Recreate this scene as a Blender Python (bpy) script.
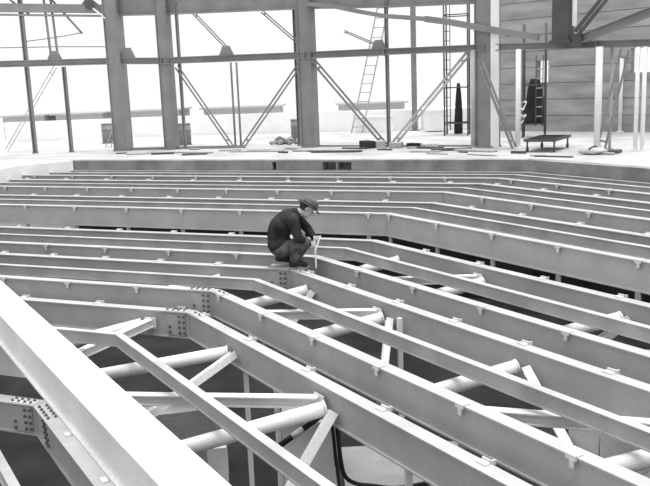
import bpy, bmesh, math, random
from mathutils import Vector, Matrix
random.seed(7)
sc = bpy.context.scene
for o in list(bpy.data.objects): bpy.data.objects.remove(o)
COL = sc.collection
R_ = math.radians

# ------------------------------------------------------------------ camera
PITCH, ROLL, FPX = R_(10.7513), R_(-2.1575), 820.1
CAM_Z = 3.9
fw = Vector((0, math.cos(PITCH), -math.sin(PITCH)))
rt0 = Vector((1, 0, 0)); up0 = rt0.cross(fw)
rt = math.cos(ROLL)*rt0 + math.sin(ROLL)*up0
up = -math.sin(ROLL)*rt0 + math.cos(ROLL)*up0
cam = bpy.data.cameras.new('camera'); camo = bpy.data.objects.new('camera', cam); COL.objects.link(camo)
cam.sensor_width = 36.0; cam.lens = 36.0*FPX/650.0; cam.clip_end = 500
m = Matrix((rt, up, -fw)).transposed().to_4x4(); m.translation = Vector((0, 0, CAM_Z))
camo.matrix_world = m
sc.camera = camo

# ------------------------------------------------------------------ sky, sun, exposure
w = bpy.data.worlds.new('sky'); sc.world = w; w.use_nodes = True
bg = w.node_tree.nodes['Background']; bg.inputs[0].default_value = (1, 1, 1, 1); bg.inputs[1].default_value = 1.05
sl = bpy.data.lights.new('sun', 'SUN'); sl.energy = 4.4; sl.angle = R_(55); sl.color = (1, 1, 1)
so = bpy.data.objects.new('sun', sl); COL.objects.link(so)
so.rotation_euler = Vector((-0.12, -0.06, -1.0)).to_track_quat('-Z', 'Y').to_euler(); so.location = (0, 0, 30)
vs = sc.view_settings
vs.view_transform = 'Standard'; vs.look = 'None'; vs.exposure = 0.0; vs.gamma = 1.0; vs.use_curve_mapping = False

# ------------------------------------------------------------------ materials (all neutral: a black and white photograph)
MATS = {}
def mat(name, v, rough=0.6, mottling=0.12, scale=4.0, metallic=0.0, grain=0.06, bump=0.0, stretch=(1, 1, 1)):
    mt = bpy.data.materials.new(name); mt.use_nodes = True
    nt = mt.node_tree; bs = nt.nodes['Principled BSDF']
    tc = nt.nodes.new('ShaderNodeTexCoord'); mp = nt.nodes.new('ShaderNodeMapping')
    mp.inputs['Scale'].default_value = stretch
    nt.links.new(tc.outputs['Object'], mp.inputs['Vector'])
    n1 = nt.nodes.new('ShaderNodeTexNoise'); n1.inputs['Scale'].default_value = scale; n1.inputs['Detail'].default_value = 6
    n2 = nt.nodes.new('ShaderNodeTexNoise'); n2.inputs['Scale'].default_value = scale*22; n2.inputs['Detail'].default_value = 2
    nt.links.new(mp.outputs[0], n1.inputs['Vector']); nt.links.new(mp.outputs[0], n2.inputs['Vector'])
    def mr(n, a):
        r = nt.nodes.new('ShaderNodeMapRange')
        r.inputs['From Min'].default_value = 0.3; r.inputs['From Max'].default_value = 0.7
        r.inputs['To Min'].default_value = 1-a; r.inputs['To Max'].default_value = 1+a
        nt.links.new(n.outputs['Fac'], r.inputs['Value']); return r
    a, b = mr(n1, mottling), mr(n2, grain)
    mu = nt.nodes.new('ShaderNodeMath'); mu.operation = 'MULTIPLY'
    nt.links.new(a.outputs[0], mu.inputs[0]); nt.links.new(b.outputs[0], mu.inputs[1])
    mv = nt.nodes.new('ShaderNodeMath'); mv.operation = 'MULTIPLY'; mv.inputs[1].default_value = v; mv.use_clamp = True
    nt.links.new(mu.outputs[0], mv.inputs[0])
    cb = nt.nodes.new('ShaderNodeCombineColor')
    for i in range(3): nt.links.new(mv.outputs[0], cb.inputs[i])
    nt.links.new(cb.outputs[0], bs.inputs['Base Color'])
    bs.inputs['Roughness'].default_value = rough; bs.inputs['Metallic'].default_value = metallic
    bs.inputs['Specular IOR Level'].default_value = 0.35
    if bump:
        bp = nt.nodes.new('ShaderNodeBump'); bp.inputs['Strength'].default_value = bump; bp.inputs['Distance'].default_value = 0.01
        nt.links.new(n2.outputs['Fac'], bp.inputs['Height']); nt.links.new(bp.outputs[0], bs.inputs['Normal'])
    if v < 0.06: bs.inputs['Specular IOR Level'].default_value = 0.08
    MATS[name] = mt; return mt
STEEL = mat('primed_steel', 0.41, 0.55, 0.10, 2.5)
JOIST = mat('joist_steel', 0.42, 0.6, 0.16, 3.0)
BRACE = mat('brace_steel', 0.72, 0.5, 0.08, 2.0)
BOLT = mat('bolt_steel', 0.13, 0.5, 0.15, 9.0)
CLIP = mat('clip_steel', 0.60, 0.5, 0.1, 6.0)
COLM = mat('column_steel', 0.22, 0.6, 0.15, 2.0)
DARKSTEEL = mat('dark_steel', 0.075, 0.6, 0.2, 2.0)
WHITEPOST = mat('white_paint', 0.80, 0.5, 0.06, 3.0)
CONC = mat('pale_concrete', 0.43, 0.9, 0.22, 0.9, bump=0.15)
CURB = mat('curb_concrete', 0.25, 0.9, 0.30, 2.2, grain=0.15, bump=0.3)
PITSHADE = mat('shaded_pit_wall', 0.035, 0.95, 0.4, 1.6, bump=0.3)  # shade under the tiers put into the colour of the lower pit wall
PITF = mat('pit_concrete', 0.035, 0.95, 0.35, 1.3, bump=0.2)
FOOT = mat('dimmed_footing_concrete', 0.27, 0.9, 0.22, 1.8, bump=0.2)  # pier concrete toned down, offsets the direct light on the footing top
PIER = mat('pier_concrete', 0.60, 0.9, 0.22, 1.8, bump=0.2)  # kept lighter than the footing to make up for shade on the shafts
WALLM = mat('board_marked_concrete', 0.34, 0.9, 0.24, 0.8, grain=0.10, stretch=(1, 1, 5))
PARA = mat('white_parapet', 0.93, 0.8, 0.04, 1.0)
FARB = mat('far_roof_grey', 0.33, 0.9, 0.10, 0.4)
GROUND = mat('pale_ground', 0.85, 0.9, 0.05, 0.1)
TIMBER = mat('old_timber', 0.36, 0.8, 0.25, 3.0, stretch=(1, 8, 1))
BLACK = mat('black_rubber', 0.02, 0.6, 0.2, 6.0)
TARP = mat('dark_tarpaulin', 0.035, 0.8, 0.3, 3.0)
JACKET = mat('dark_wool', 0.035, 0.95, 0.35, 9.0, grain=0.35)
TROUS = mat('worn_denim', 0.085, 0.95, 0.55, 16.0, grain=0.3)
SKIN = mat('skin', 0.50, 0.6, 0.06, 8.0)
HATM = mat('felt', 0.05, 0.9, 0.25, 12.0)
HATB = mat('felt_light', 0.13, 0.9, 0.25, 12.0)
SHOE = mat('boot_leather', 0.035, 0.6, 0.25, 9.0)
HAIR = mat('short_hair', 0.05, 0.9, 0.2, 20.0)
WHITE = mat('white_lacquer', 0.85, 0.5, 0.03, 5.0)

# ------------------------------------------------------------------ helpers
def tag(o, label=None, cat=None, group=None, kind=None):
    if label: o['label'] = label
    if cat: o['category'] = cat
    if group: o['group'] = group
    if kind or label: o['kind'] = kind or 'thing'
    return o
def thing(name, loc, label, cat, group=None):
    e = bpy.data.objects.new(name, None); COL.objects.link(e); e.location = loc; e.empty_display_size = 0.1
    return tag(e, label, cat, group)
def link(name, me, parent=None, material=None):
    o = bpy.data.objects.new(name, me); COL.objects.link(o)
    if material is not None and not me.materials: me.materials.append(material)
    if parent is not None:
        o.parent = parent
        if parent.type == 'EMPTY': o.matrix_parent_inverse = Matrix.Translation(-Vector(parent.location))   # parts are modelled in world coordinates
    return o
class MB:
    """collects vertices and faces in world coordinates"""
    def __init__(s): s.v = []; s.f = []; s.sm = []
    def add(s, vs, fs, smooth=False):
        n = len(s.v); s.v += [tuple(x) for x in vs]; s.f += [tuple(i+n for i in f) for f in fs]; s.sm += [smooth]*len(fs); return s
    def prism(s, ra, rb, smooth=False):
        n = len(ra)
        fs = [tuple(range(n))[::-1], tuple(range(n, 2*n))] + [(i, (i+1) % n, n+(i+1) % n, n+i) for i in range(n)]
        s.add(list(ra)+list(rb), fs); 
        if smooth:
            for k in range(n): s.sm[-1-k] = True
        return s
    def box(s, c, size, rz=0.0):
        c = Vector(c); x, y, z = [q/2 for q in size]; rot = Matrix.Rotation(rz, 3, 'Z')
        ra = [c+rot@Vector(p) for p in ((-x, -y, -z), (x, -y, -z), (x, y, -z), (-x, y, -z))]
        rb = [c+rot@Vector(p) for p in ((-x, -y, z), (x, -y, z), (x, y, z), (-x, y, z))]
        return s.prism(ra, rb)
    def bar(s, a, b, wd, ht, upv=(0, 0, 1), off=(0, 0)):
        a, b = Vector(a), Vector(b); d = (b-a).normalized(); u = Vector(upv)
        sd = d.cross(u)
        if sd.length < 1e-4: sd = d.cross(Vector((1, 0, 0)))
        sd.normalize(); u = sd.cross(d)
        q = [(-wd/2+off[0], -ht/2+off[1]), (wd/2+off[0], -ht/2+off[1]), (wd/2+off[0], ht/2+off[1]), (-wd/2+off[0], ht/2+off[1])]
        return s.prism([a+sd*x+u*y for x, y in q], [b+sd*x+u*y for x, y in q])
    def ibar(s, a, b, wd, ht, t=0.012, upv=(0, 0, 1)):
        s.bar(a, b, wd, t, upv, (0, ht/2-t/2)); s.bar(a, b, wd, t, upv, (0, -ht/2+t/2)); s.bar(a, b, t, ht-2*t, upv); return s
    def tube(s, a, b, r, r2=None, n=12):
        a, b = Vector(a), Vector(b); d = (b-a).normalized(); r2 = r if r2 is None else r2
        u = d.cross(Vector((0, 0, 1)) if abs(d.z) < .95 else Vector((1, 0, 0))).normalized(); v = d.cross(u)
        cs = [(math.cos(2*math.pi*i/n), math.sin(2*math.pi*i/n)) for i in range(n)]
        return s.prism([a+(u*x+v*y)*r for x, y in cs], [b+(u*x+v*y)*r2 for x, y in cs], True)
    def path(s, pts, r, n=8):
        pts = [Vector(p) for p in pts]
        rings = []
        for i, p in enumerate(pts):
            d = (pts[min(i+1, len(pts)-1)]-pts[max(i-1, 0)]).normalized()
            u = d.cross(Vector((0, 0, 1)) if abs(d.z) < .95 else Vector((1, 0, 0))).normalized(); v = d.cross(u)
            rings.append([p+(u*math.cos(2*math.pi*k/n)+v*math.sin(2*math.pi*k/n))*r for k in range(n)])
        vs = [q for rg in rings for q in rg]; fs = []
        for i in range(len(rings)-1):
            for k in range(n): fs.append((i*n+k, i*n+(k+1) % n, (i+1)*n+(k+1) % n, (i+1)*n+k))
        fs += [tuple(range(n))[::-1], tuple(range((len(rings)-1)*n, len(rings)*n))]
        return s.add(vs, fs, True)
    def mesh(s, name):
        me = bpy.data.meshes.new(name); me.from_pydata(s.v, [], s.f)
        bm = bmesh.new(); bm.from_mesh(me); bmesh.ops.recalc_face_normals(bm, faces=bm.faces)
        bm.to_mesh(me); bm.free()
        for p, q in zip(me.polygons, s.sm): p.use_smooth = q
        return me
    def build(s, name, material, parent=None):
        return link(name, s.mesh(name), parent, material)
ORD = ['first', 'second', 'third', 'fourth', 'fifth', 'sixth', 'seventh', 'eighth', 'ninth', 'tenth']

# ------------------------------------------------------------------ the decagon the whole hall is set out on
CEN = Vector((-8.1995, 1.2843)); PHI = 49.6246; C18 = math.cos(R_(18))
def pol(az, r, z=0.0): return Vector((CEN.x+r*math.cos(R_(az)), CEN.y+r*math.sin(R_(az)), z))
def corner(k, r, z=0.0): return pol(PHI+36*k, r, z)          # k=1 left bend, 0 the bend in view, -1 beyond the right edge
A_L, A_R = R_(-22.3754), R_(-58.3754)
DL = Vector((math.cos(A_L), math.sin(A_L), 0)); DR = Vector((math.cos(A_R), math.sin(A_R), 0))
NL = Vector((-DL.y, DL.x, 0)); NR = Vector((-DR.y, DR.x, 0))   # pointing outward, away from the middle
def tr(t): return (t-0.733)*2.3
def zt(q): return CAM_Z+q*2.3
FLOOR_Z = 2.405; PIT_Z = -0.35
RIN = tr(8.85)

# ------------------------------------------------------------------ the setting
mb = MB()
def slab(pts, z0, z1):
    b = MB(); b.prism([Vector((p.x, p.y, z0)) for p in pts], [Vector((p.x, p.y, z1)) for p in pts]); return b
# outer floor in three bays (pieces of one ring)
fl = MB()
for k0, k1 in ((0, 1), (-1, 0), (-2, -1)):
    pts = [corner(k0, RIN+.315), corner(k1, RIN+.315), corner(k1, 31), corner(k0, 31)]
    fl.prism([Vector((p.x, p.y, FLOOR_Z-0.35)) for p in pts], [Vector((p.x, p.y, FLOOR_Z)) for p in pts])
pts = [corner(1, RIN+.315), corner(1.8, RIN+.315), corner(1.8, 32), corner(1, 31)]
fl.prism([Vector((p.x, p.y, FLOOR_Z-0.35)) for p in pts], [Vector((p.x, p.y, FLOOR_Z)) for p in pts])
tag(fl.build('floor', CONC), kind='structure')
# pit floor
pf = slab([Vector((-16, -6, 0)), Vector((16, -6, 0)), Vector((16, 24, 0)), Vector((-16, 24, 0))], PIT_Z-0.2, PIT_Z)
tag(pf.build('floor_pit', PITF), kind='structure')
# curb wall around the pit, three square openings in the long run
def curb(name, k0, k1, cuts=()):
    b = MB(); A, B = corner(k1, RIN), corner(k0, RIN)
    d = (B-A).normalized(); n = Vector((-d.y, d.x, 0)); L = (B-A).length
    def piece(s0, s1, z0, z1, o0=0.0, o1=0.30):
        q = [A+d*s0+n*o0, A+d*s1+n*o0, A+d*s1+n*o1, A+d*s0+n*o1]
        b.prism([Vector((p.x, p.y, z0)) for p in q], [Vector((p.x, p.y, z1)) for p in q])
    top, zc0, zc1 = FLOOR_Z+0.004, FLOOR_Z-0.20, FLOOR_Z-0.035
    if cuts:
        piece(0, L, 1.85, zc0); piece(0, L, zc1, top)
        e = 0
        for c0, c1 in cuts: piece(e, c0, zc0, zc1); e = c1
        piece(e, L, zc0, zc1); piece(0, L, zc0, zc1, 0.26, 0.30)
    else: piece(0, L, 1.85, top)
    return tag(b.build(name, CURB), kind='structure')
LL = 2*math.sin(R_(18))*RIN
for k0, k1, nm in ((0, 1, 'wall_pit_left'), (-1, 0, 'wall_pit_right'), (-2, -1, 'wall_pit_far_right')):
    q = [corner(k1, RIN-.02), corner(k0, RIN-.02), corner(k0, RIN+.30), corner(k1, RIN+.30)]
    tag(slab(q, PIT_Z, 1.85).build(nm, PITSHADE), kind='structure')
curb('wall_curb_left', 0, 1, ((LL-5.36, LL-5.27), (LL-4.20, LL-3.90), (LL-3.86, LL-3.56)))
curb('wall_curb_right', -1, 0); curb('wall_curb_far_right', -2, -1)
# filled-in bay at the left: pale concrete landing that the beams run into
e1 = [corner(1, r) for r in (9.0, 18.2)]
pts = [Vector((-5.9, 19.50, 0)), Vector((-6.80, 18.80, 0)), corner(1, 17.2)+Vector((-.02, 0, 0)), corner(1, 9.0)+Vector((-.02, 0, 0)), corner(1.9, 9.0), corner(1.9, RIN), corner(1, RIN)+Vector((0, .1, 0))]
b = slab(pts, PIT_Z, FLOOR_Z+0.008)
tag(b.build('floor_landing', PARA), kind='structure')
# pale ground outside
g = MB(); g.box((0, 120, -4.2), (500, 320, 0.4)); tag(g.build('ground_outside', GROUND), kind='structure')

# board-marked concrete wall at the back right, one panel per lift, two window openings
wall = bpy.data.objects.new('wall_back_right', None); COL.objects.link(wall); tag(wall, kind='structure')
WA = Vector((5.0, 25.39, 0)); WD = Vector((0.7295, -0.6840, 0)); WN = Vector((0.6840, 0.7295, 0)); WL = 9.5
core = MB(); 
def wpiece(b, s0, s1, z0, z1, o0, o1):
    q = [WA+WD*s0+WN*o0, WA+WD*s1+WN*o0, WA+WD*s1+WN*o1, WA+WD*s0+WN*o1]
    b.prism([Vector((p.x, p.y, z0)) for p in q], [Vector((p.x, p.y, z1)) for p in q]); return b
WINS = ((1.75, 2.15, 3.80, 4.42), (4.52, 5.4, 3.98, 4.62))
zs = [2.405]+[2.40+0.46*i for i in range(1, 16)]
for i in range(len(zs)-1):
    z0, z1 = zs[i]+(0.007 if i else 0), zs[i+1]-0.007
    cuts = [w_ for w_ in WINS if w_[2] < z1-0.02 and w_[3] > z0+0.02]
    e = 0.0
    for c in cuts+[None]:
        s1 = c[0] if c else WL
        wpiece(MB(), e, s1, z0, z1, random.uniform(-0.006, 0.006), 0.10).build('panel', WALLM, wall)
        if c:
            if c[2] > z0+0.05: wpiece(MB(), c[0], c[1], z0, c[2], 0, 0.10).build('panel', WALLM, wall)
            if c[3] < z1-0.05: wpiece(MB(), c[0], c[1], c[3], z1, 0, 0.10).build('panel', WALLM, wall)
            e = c[1]
bk = MB(); e = 0.0
for c in list(WINS)+[None]:
    s1 = c[0] if c else WL
    wpiece(bk, e, s1, 2.405, 8.4, 0.085, 0.30)
    if c: wpiece(bk, c[0], c[1], 2.405, c[2], 0.085, 0.30); wpiece(bk, c[0], c[1], c[3], 8.4, 0.085, 0.30); e = c[1]
bk.build('wall_core', CURB, wall)

# ------------------------------------------------------------------ tiered ring beams
CH_W, CH_T = 0.125, 0.014
# clip meshes: local x along the beam, y outward, z up, origin on the near top edge of the flange
def clip_near():
    b = MB()
    b.box((0, 0.025, 0.005), (0.085, 0.07, 0.010)); b.box((0, -0.009, -0.007), (0.085, 0.010, 0.034)); b.box((0.008, -0.010, -0.045), (0.034, 0.012, 0.06))
    return b.mesh('clip_near')
def clip_far():
    b = MB()
    b.box((0, 0.095, 0.005), (0.09, 0.06, 0.010)); b.box((0.004, 0.120, 0.014), (0.08, 0.010, 0.030)); b.box((0.040, 0.140, 0.005), (0.010, 0.05, 0.036))
    return b.mesh('clip_far')
def bolt_mesh():
    b = MB(); b.tube((0, 0.004, 0), (0, -0.014, 0), 0.017, n=6); b.tube((0, -0.014, 0), (0, -0.024, 0), 0.009, n=6)
    return b.mesh('bolt')
def bolt_up_mesh():
    b = MB(); b.tube((0, 0, 0), (0, 0, 0.012), 0.017, n=6); b.tube((0, 0, 0.012), (0, 0, 0.022), 0.009, n=6)
    return b.mesh('bolt_upright')
CN, CF, BM, BU = clip_near(), clip_far(), bolt_mesh(), bolt_up_mesh()
for me, mm in ((CN, CLIP), (CF, CLIP), (BM, BOLT), (BU, BOLT)): me.materials.append(mm)
def place(name, me, loc, rz, parent):
    o = link(name, me, parent); o.location = loc; o.rotation_euler = (0, 0, rz); return o
def extr(run, R, o0, o1, z0, z1, cap=0.0):
    """box section following one side of the decagon, mitred at the bends"""
    k0, k1 = (1, 0) if run == 'left' else (0, -1)
    d = DL if run == 'left' else DR
    ra, rb = [], []
    for o, z in ((o0, z0), (o1, z0), (o1, z1), (o0, z1)):
        ra.append(corner(k0, R+o/C18, z)+d*0.003); rb.append(corner(k1, R+o/C18, z)-d*0.003)
    b = MB(); b.prism(ra, rb); return b
TIERN = {-1: 'lowest tier', 0: 'nearest tier', 1: 'second tier', 2: 'third tier', 3: 'fourth tier', 4: 'fifth tier', 5: 'topmost tier'}
# name, kind, t, tier, clip phase left, clip phase right, spacing
RINGS = [('S', 4.05, -1, 0, 0, 0), ('Q', 4.30, -1, .9, .9, 1.06),
         ('P', 4.43, 0, .6, .9, 1.06), ('S', 4.735, 0, 0, 0, 0), ('Q', 5.163, 0, .17, .22, 1.14),
         ('P', 5.330, 1, 1.05, .20, 1.04), ('S', 5.630, 1, 0, 0, 0), ('Q', 5.911, 1, .17, .33, .93),
         ('P', 6.118, 2, 1.15, 1.06, 1.10), ('S', 6.414, 2, 0, 0, 0), ('Q', 6.683, 2, 1.30, 1.10, 1.06),
         ('P', 6.851, 3, .28, .08, 1.08), ('S', 7.145, 3, 0, 0, 0), ('Q', 7.384, 3, .8, .82, 1.04),
         ('P', 7.534, 4, .92, .93, 1.02), ('S', 7.803, 4, 0, 0, 0), ('Q', 8.056, 4, .55, .30, 1.05),
         ('P', 8.326, 5, .95, .35, 1.05), ('S', 8.600, 5, 0, 0, 0), ('L', 8.80, 5, 0, 0, 0)]
TZ = {-1: 0.97, 0: zt(-1.0727), 1: zt(-1.0), 2: zt(-0.965), 3: zt(-0.8157), 4: zt(-0.758), 5: zt(-0.745)}
RUNW = {'left': 'left of the bend', 'right': 'right of the bend'}
for kind, t, tier, cl, cr_, sp in RINGS:
    R = tr(t); zz = TZ[tier]; CH_D = 0.335 if (kind, tier) == ('P', 3) else 0.31
    CW = 0.16 if (kind, tier) == ('Q', -1) else CH_W
    for run in ('left', 'right'):
        d, n, az = (DL, NL, A_L) if run == 'left' else (DR, NR, A_R)
        L = 2*math.sin(R_(18))*R
        k0, k1 = (1, 0) if run == 'left' else (0, -1)
        base = (corner(k0, R)+corner(k1, R))/2
        if kind in 'PQ':
            lab = {'P': 'grey channel beam with near-edge clips, front of the %s, %s', 'Q': 'grey channel beam with far-edge lugs, back of the %s, %s'}[kind] % (TIERN[tier], RUNW[run])
            th = thing('channel_beam', (base.x, base.y, zz-CH_D), lab, 'beam', 'ring beams of the stepped floor')
            extr(run, R, 0.0, CW, zz-CH_T, zz).build('top_flange', STEEL, th)
            extr(run, R, 0.022, 0.036, zz-CH_D+CH_T, zz-CH_T).build('web', STEEL, th)
            extr(run, R, 0.0, CW, zz-CH_D, zz-CH_D+CH_T).build('bottom_flange', STEEL, th)
            C0 = corner(0, R, zz)
            s = cl if run == 'left' else cr_
            while s < L-0.1:
                p = C0-d*s if run == 'left' else C0+d*s
                place('clip', CN if kind == 'P' else CF, p, az, th)
                if kind == 'P' and tier >= 1:
                    MB().box(p+n*0.02+Vector((0, 0, -CH_D-0.07)), (0.07, 0.02, 0.15), az).build('riser_bracket', STEEL, th)
                s += sp
            if tier <= 1 and run == 'left':
                # bolted splice: plate on the web and on the flange, just short of the bend
                c = C0-d*0.16
                spl = MB().box(c+n*0.014+Vector((0, 0, -CH_D/2)), (0.24, 0.010, 0.25), az).build('splice_plate', STEEL, th)
                for col in (0.06, 0.12, 0.25):
                    for row in range(4):
                        if col > 0.2 and row in (0, 1): continue
                        place('bolt', BM, C0-d*col+n*0.010+Vector((0, 0, -0.055-0.065*row)), az, spl)
                spl = MB().box(C0-d*0.17+n*0.06+Vector((0, 0, 0.005)), (0.30, 0.10, 0.010), az).build('splice_plate', CLIP, th)
                for i in range(4):
                    for j in (0.035, 0.09): place('bolt', BU, C0-d*(0.06+0.075*i)+n*j+Vector((0, 0, 0.009)), az, spl)
            if tier == -1 and run == 'right':
                for i in range(5):
                    for j in (0.04, 0.11): place('bolt', BU, C0+d*(0.08+0.085*i)+n*j+Vector((0, 0, 0.001)), az, th)
                    place('bolt', BM, C0+d*(0.30+0.02*i)+n*0.020+Vector((0, 0, -0.05-0.05*i)), az, th); place('bolt', BM, C0+d*(0.37+0.02*i)+n*0.020+Vector((0, 0, -0.05-0.05*i)), az, th)
            if 0 <= tier <= 1 and run == 'right':
                spl = MB().box(C0+d*0.15+n*0.062+Vector((0, 0, 0.004)), (0.22, 0.10, 0.008), az).build('splice_plate', STEEL, th)
                for i in range(2): place('bolt', BU, C0+d*(0.10+0.11*i)+n*0.06+Vector((0, 0, 0.007)), az, spl)
        else:
            if kind == 'S':
                lab = 'shallow plain grey steel joist in the middle of the %s, %s' % (TIERN[tier], RUNW[run]); nm = 'joist'; dep, wd = 0.125, 0.078
            else:
                lab = 'thin grey ledge angle along the foot of the curb wall, %s' % RUNW[run]; nm = 'ledge_angle'; dep, wd = 0.06, 0.07
            th = thing(nm, (base.x, base.y, zz-dep), lab, 'joist' if kind == 'S' else 'ledge', 'joists of the stepped floor' if kind == 'S' else None)
            extr(run, R, 0.0, wd, zz-0.012, zz).build('top_flange', JOIST, th)
            extr(run, R, 0.012, 0.026, zz-dep, zz-0.012).build('web', JOIST, th)
            if kind == 'S': extr(run, R, 0.0, wd, zz-dep-0.012, zz-dep).build('bottom_flange', JOIST, th)

# ------------------------------------------------------------------ bracing under the tiers, posts on the pit floor
def on_run(run, t, s, o, z):
    """point s metres from the bend along a ring, o metres outward"""
    if run == 'left': p = corner(0, tr(t))-DL*s+NL*o
    else: p = corner(0, tr(t))+DR*s+NR*o
    return Vector((p.x, p.y, z))
TIERS = {0: (4.43, 5.163), 1: (5.330, 5.911), 2: (6.118, 6.683)}
# (tier, run, metres from the bend, tube shift, bar shift, strut shift along / ring / height)
FANS = [(0, 'right', 1.12, -1.30, None, (0.0, -0.70, -0.46)), (0, 'right', 3.0, -0.95, -2.45, (-0.07, -0.33, -0.80)),
        (0, 'left', 0.62, 0.80, -0.15, None), (0, 'left', 2.7, 0.9, None, None),
        (1, 'right', 0.5, -0.85, None, (-0.05, -0.20, -0.50)), (1, 'right', 2.1, -0.85, -2.2, (0.3, -0.15, -0.45)),
        (1, 'right', 4.1, -0.80, None, (0.85, -0.17, -0.42)), (1, 'right', 6.0, -0.95, -2.5, None), (1, 'left', 1.0, 0.9, None, None),
        (2, 'right', 0.7, -0.8, None, None), (2, 'right', 2.4, -0.85, -2.2, None), (2, 'right', 4.4, -0.9, None, (-0.25, -0.12, -0.30)), (2, 'right', 6.2, -0.9, -2.2, None)]
cnt = {}
for tier, run, s, tb, br, st in FANS:
    tp, tq = TIERS[tier]; z = TZ[tier]
    i = cnt.get((tier, run), 0); cnt[(tier, run)] = i+1
    where = '%s %s the bend, %s fan' % (TIERN[tier], 'left of' if run == 'left' else 'right of', ORD[i])
    D_ = DR if run == 'right' else -DL
    q = on_run(run, tq, s, -0.012, z-0.17)
    o_p = on_run(run, tp, s+tb if run == 'right' else s+tb, 0.15, z-0.38)
    th = thing('brace_tube', o_p, 'thick pale brace tube under the '+where, 'brace', 'bracing under the tiers')
    dq = (o_p-q).normalized()
    MB().tube(q+dq*0.02, o_p, 0.066, n=18).build('tube', BRACE, th)
    MB().tube(q+dq*0.012, q+dq*0.03, 0.072, n=18).build('end_ring', BRACE, th)
    if br is not None:
        o_c = on_run(run, tp, s+br, 0.15, z-0.34); q2 = q-D_*0.12+Vector((0, 0, 0.02))
        th = thing('brace_bar', o_c, 'pale flanged brace bar under the '+where, 'brace', 'bracing under the tiers')
        MB().ibar(q2, o_c, 0.10, 0.095, 0.012).build('bar', BRACE, th)
        MB().box(q2, (0.15, 0.012, 0.13), A_R if run == 'right' else A_L).build('gusset', BRACE, th)
    if st is not None:
        e_ = on_run(run, tq+st[1], s+st[0], 0, z-0.17+st[2]); q3 = q+D_*0.10
        th = thing('drop_strut', e_, 'pale strut sloping down under the '+where, 'strut', 'bracing under the tiers')
        MB().ibar(q3, e_, 0.075, 0.085, 0.012, (0, 1, 0)).build('bar', BRACE, th)
        MB().box(e_, (0.13, 0.13, 0.02), 0.4).build('end_plate', BRACE, th)
# tall hangers seen between the rings
for i, (tier, t, s, lab) in enumerate(((1, 5.911, 2.42, 'thin white upright hanger behind the second joist, under the second tier'), (0, 5.163, 1.95, 'thin white upright hanger under the nearest tier beside the pier'),
                                       (0, 5.163, 4.0, 'thin white upright hanger under the nearest tier by the bottom edge'), (0, 5.163, 1.30, 'thin white upright hanger below the nearest bend'))):
    p = on_run('right', t, s, -0.04 if i == 0 else 0.07, 0)
    th = thing('hanger_post', (p.x, p.y, PIT_Z), lab, 'post')
    MB().box((p.x, p.y, (PIT_Z+TZ[tier]-0.1)/2), (0.045, 0.045, TZ[tier]-0.1-PIT_Z), 0.3).build('shaft', WHITEPOST, th)
    MB().box((p.x, p.y, PIT_Z+0.008), (0.14, 0.14, 0.016)).build('base_plate', BRACE, th)

# concrete piers, blocks and cables in the pit
def pier(name, c, size, rz, label, cat, material=PIER, capw=0.03):
    th = thing(name, (c[0], c[1], c[2]-size[2]/2), label, cat)
    MB().box(c, size, rz).build('shaft', material, th)
    MB().box((c[0], c[1], c[2]+size[2]/2+0.02), (size[0]+capw, size[1]+capw, 0.04), rz).build('cap', material, th)
    return th
pier('concrete_pier', (-0.22, 7.32, 0.26), (0.50, 0.60, 1.22), 0.04, 'pale concrete pier under the nearest tier with black cable beside it', 'pier', capw=0.0)
pier('concrete_footing', (0.72, 7.20, -0.05), (1.25, 1.30, 0.60), 0.04, 'low pale concrete footing right of the cabled pier', 'pier', FOOT, 0.0)
pier('concrete_pier', (-1.06, 7.05, 0.18), (0.17, 0.30, 1.06), 0.1, 'narrow grey concrete pier in the dark pit left of centre', 'pier', capw=0.0)
pier('concrete_stub_wall', (-1.75, 8.7, 0.02), (1.1, 0.30, 0.74), 0.2, 'low rough concrete wall in the dark pit below the bend', 'wall', CURB, 0.0)
# stacked sleepers at the right, under the second tier
th = thing('block_stack', (2.22, 5.98, PIT_Z), 'pale stack of squared blocks under the second tier at right', 'blocks')
for i in range(6):
    for j in range(2):
        c_ = Vector((2.22, 5.98, PIT_Z+0.134+0.265*i))+DR*0.155*(j*2-1)
        MB().box(c_, (0.295, 0.42, 0.255), A_R+random.uniform(-.02, .02)).build('block', PIER, th)
def cable(name, pts, r, label, sub=6):
    P = [Vector(p) for p in pts]; out = []
    for i in range(len(P)-1):
        a, b_, c, d = P[max(i-1, 0)], P[i], P[i+1], P[min(i+2, len(P)-1)]
        for k in range(sub):
            u = k/sub
            out.append(0.5*((2*b_)+(c-a)*u+(2*a-5*b_+4*c-d)*u*u+(3*b_-a-3*c+d)*u**3))
    out.append(P[-1])
    o = MB().path(out, r).build(name, BLACK); tag(o, label, 'cable'); return o
cable('power_cable', ((0.02, 6.98, 1.16), (0.045, 6.90, 0.93), (0.065, 6.86, 0.64), (0.10, 6.86, 0.46), (0.20, 6.95, 0.335), (0.36, 6.93, 0.315), (0.56, 6.88, 0.312), (0.85, 6.95, 0.312), (1.2, 7.05, 0.312)), 0.020, 'black cable hanging beside the pier and running right across the footing')
cable('power_cable', ((-0.03, 6.95, 1.16), (0.005, 6.86, 0.92), (0.025, 6.83, 0.62), (0.05, 6.74, 0.40), (0.09, 6.60, 0.25), (0.17, 6.46, 0.05), (0.22, 6.30, -0.30)), 0.016, 'second black cable hanging beside the pier, dropping to the pit floor')
th = thing('conduit', (-0.46, 6.72, 0.78), 'dark pipe with pale wrapping lying across the pier', 'pipe')
MB().tube((-0.62, 6.78, 0.70), (-0.10, 6.97, 0.99), 0.026).build('pipe', BLACK, th)
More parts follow.
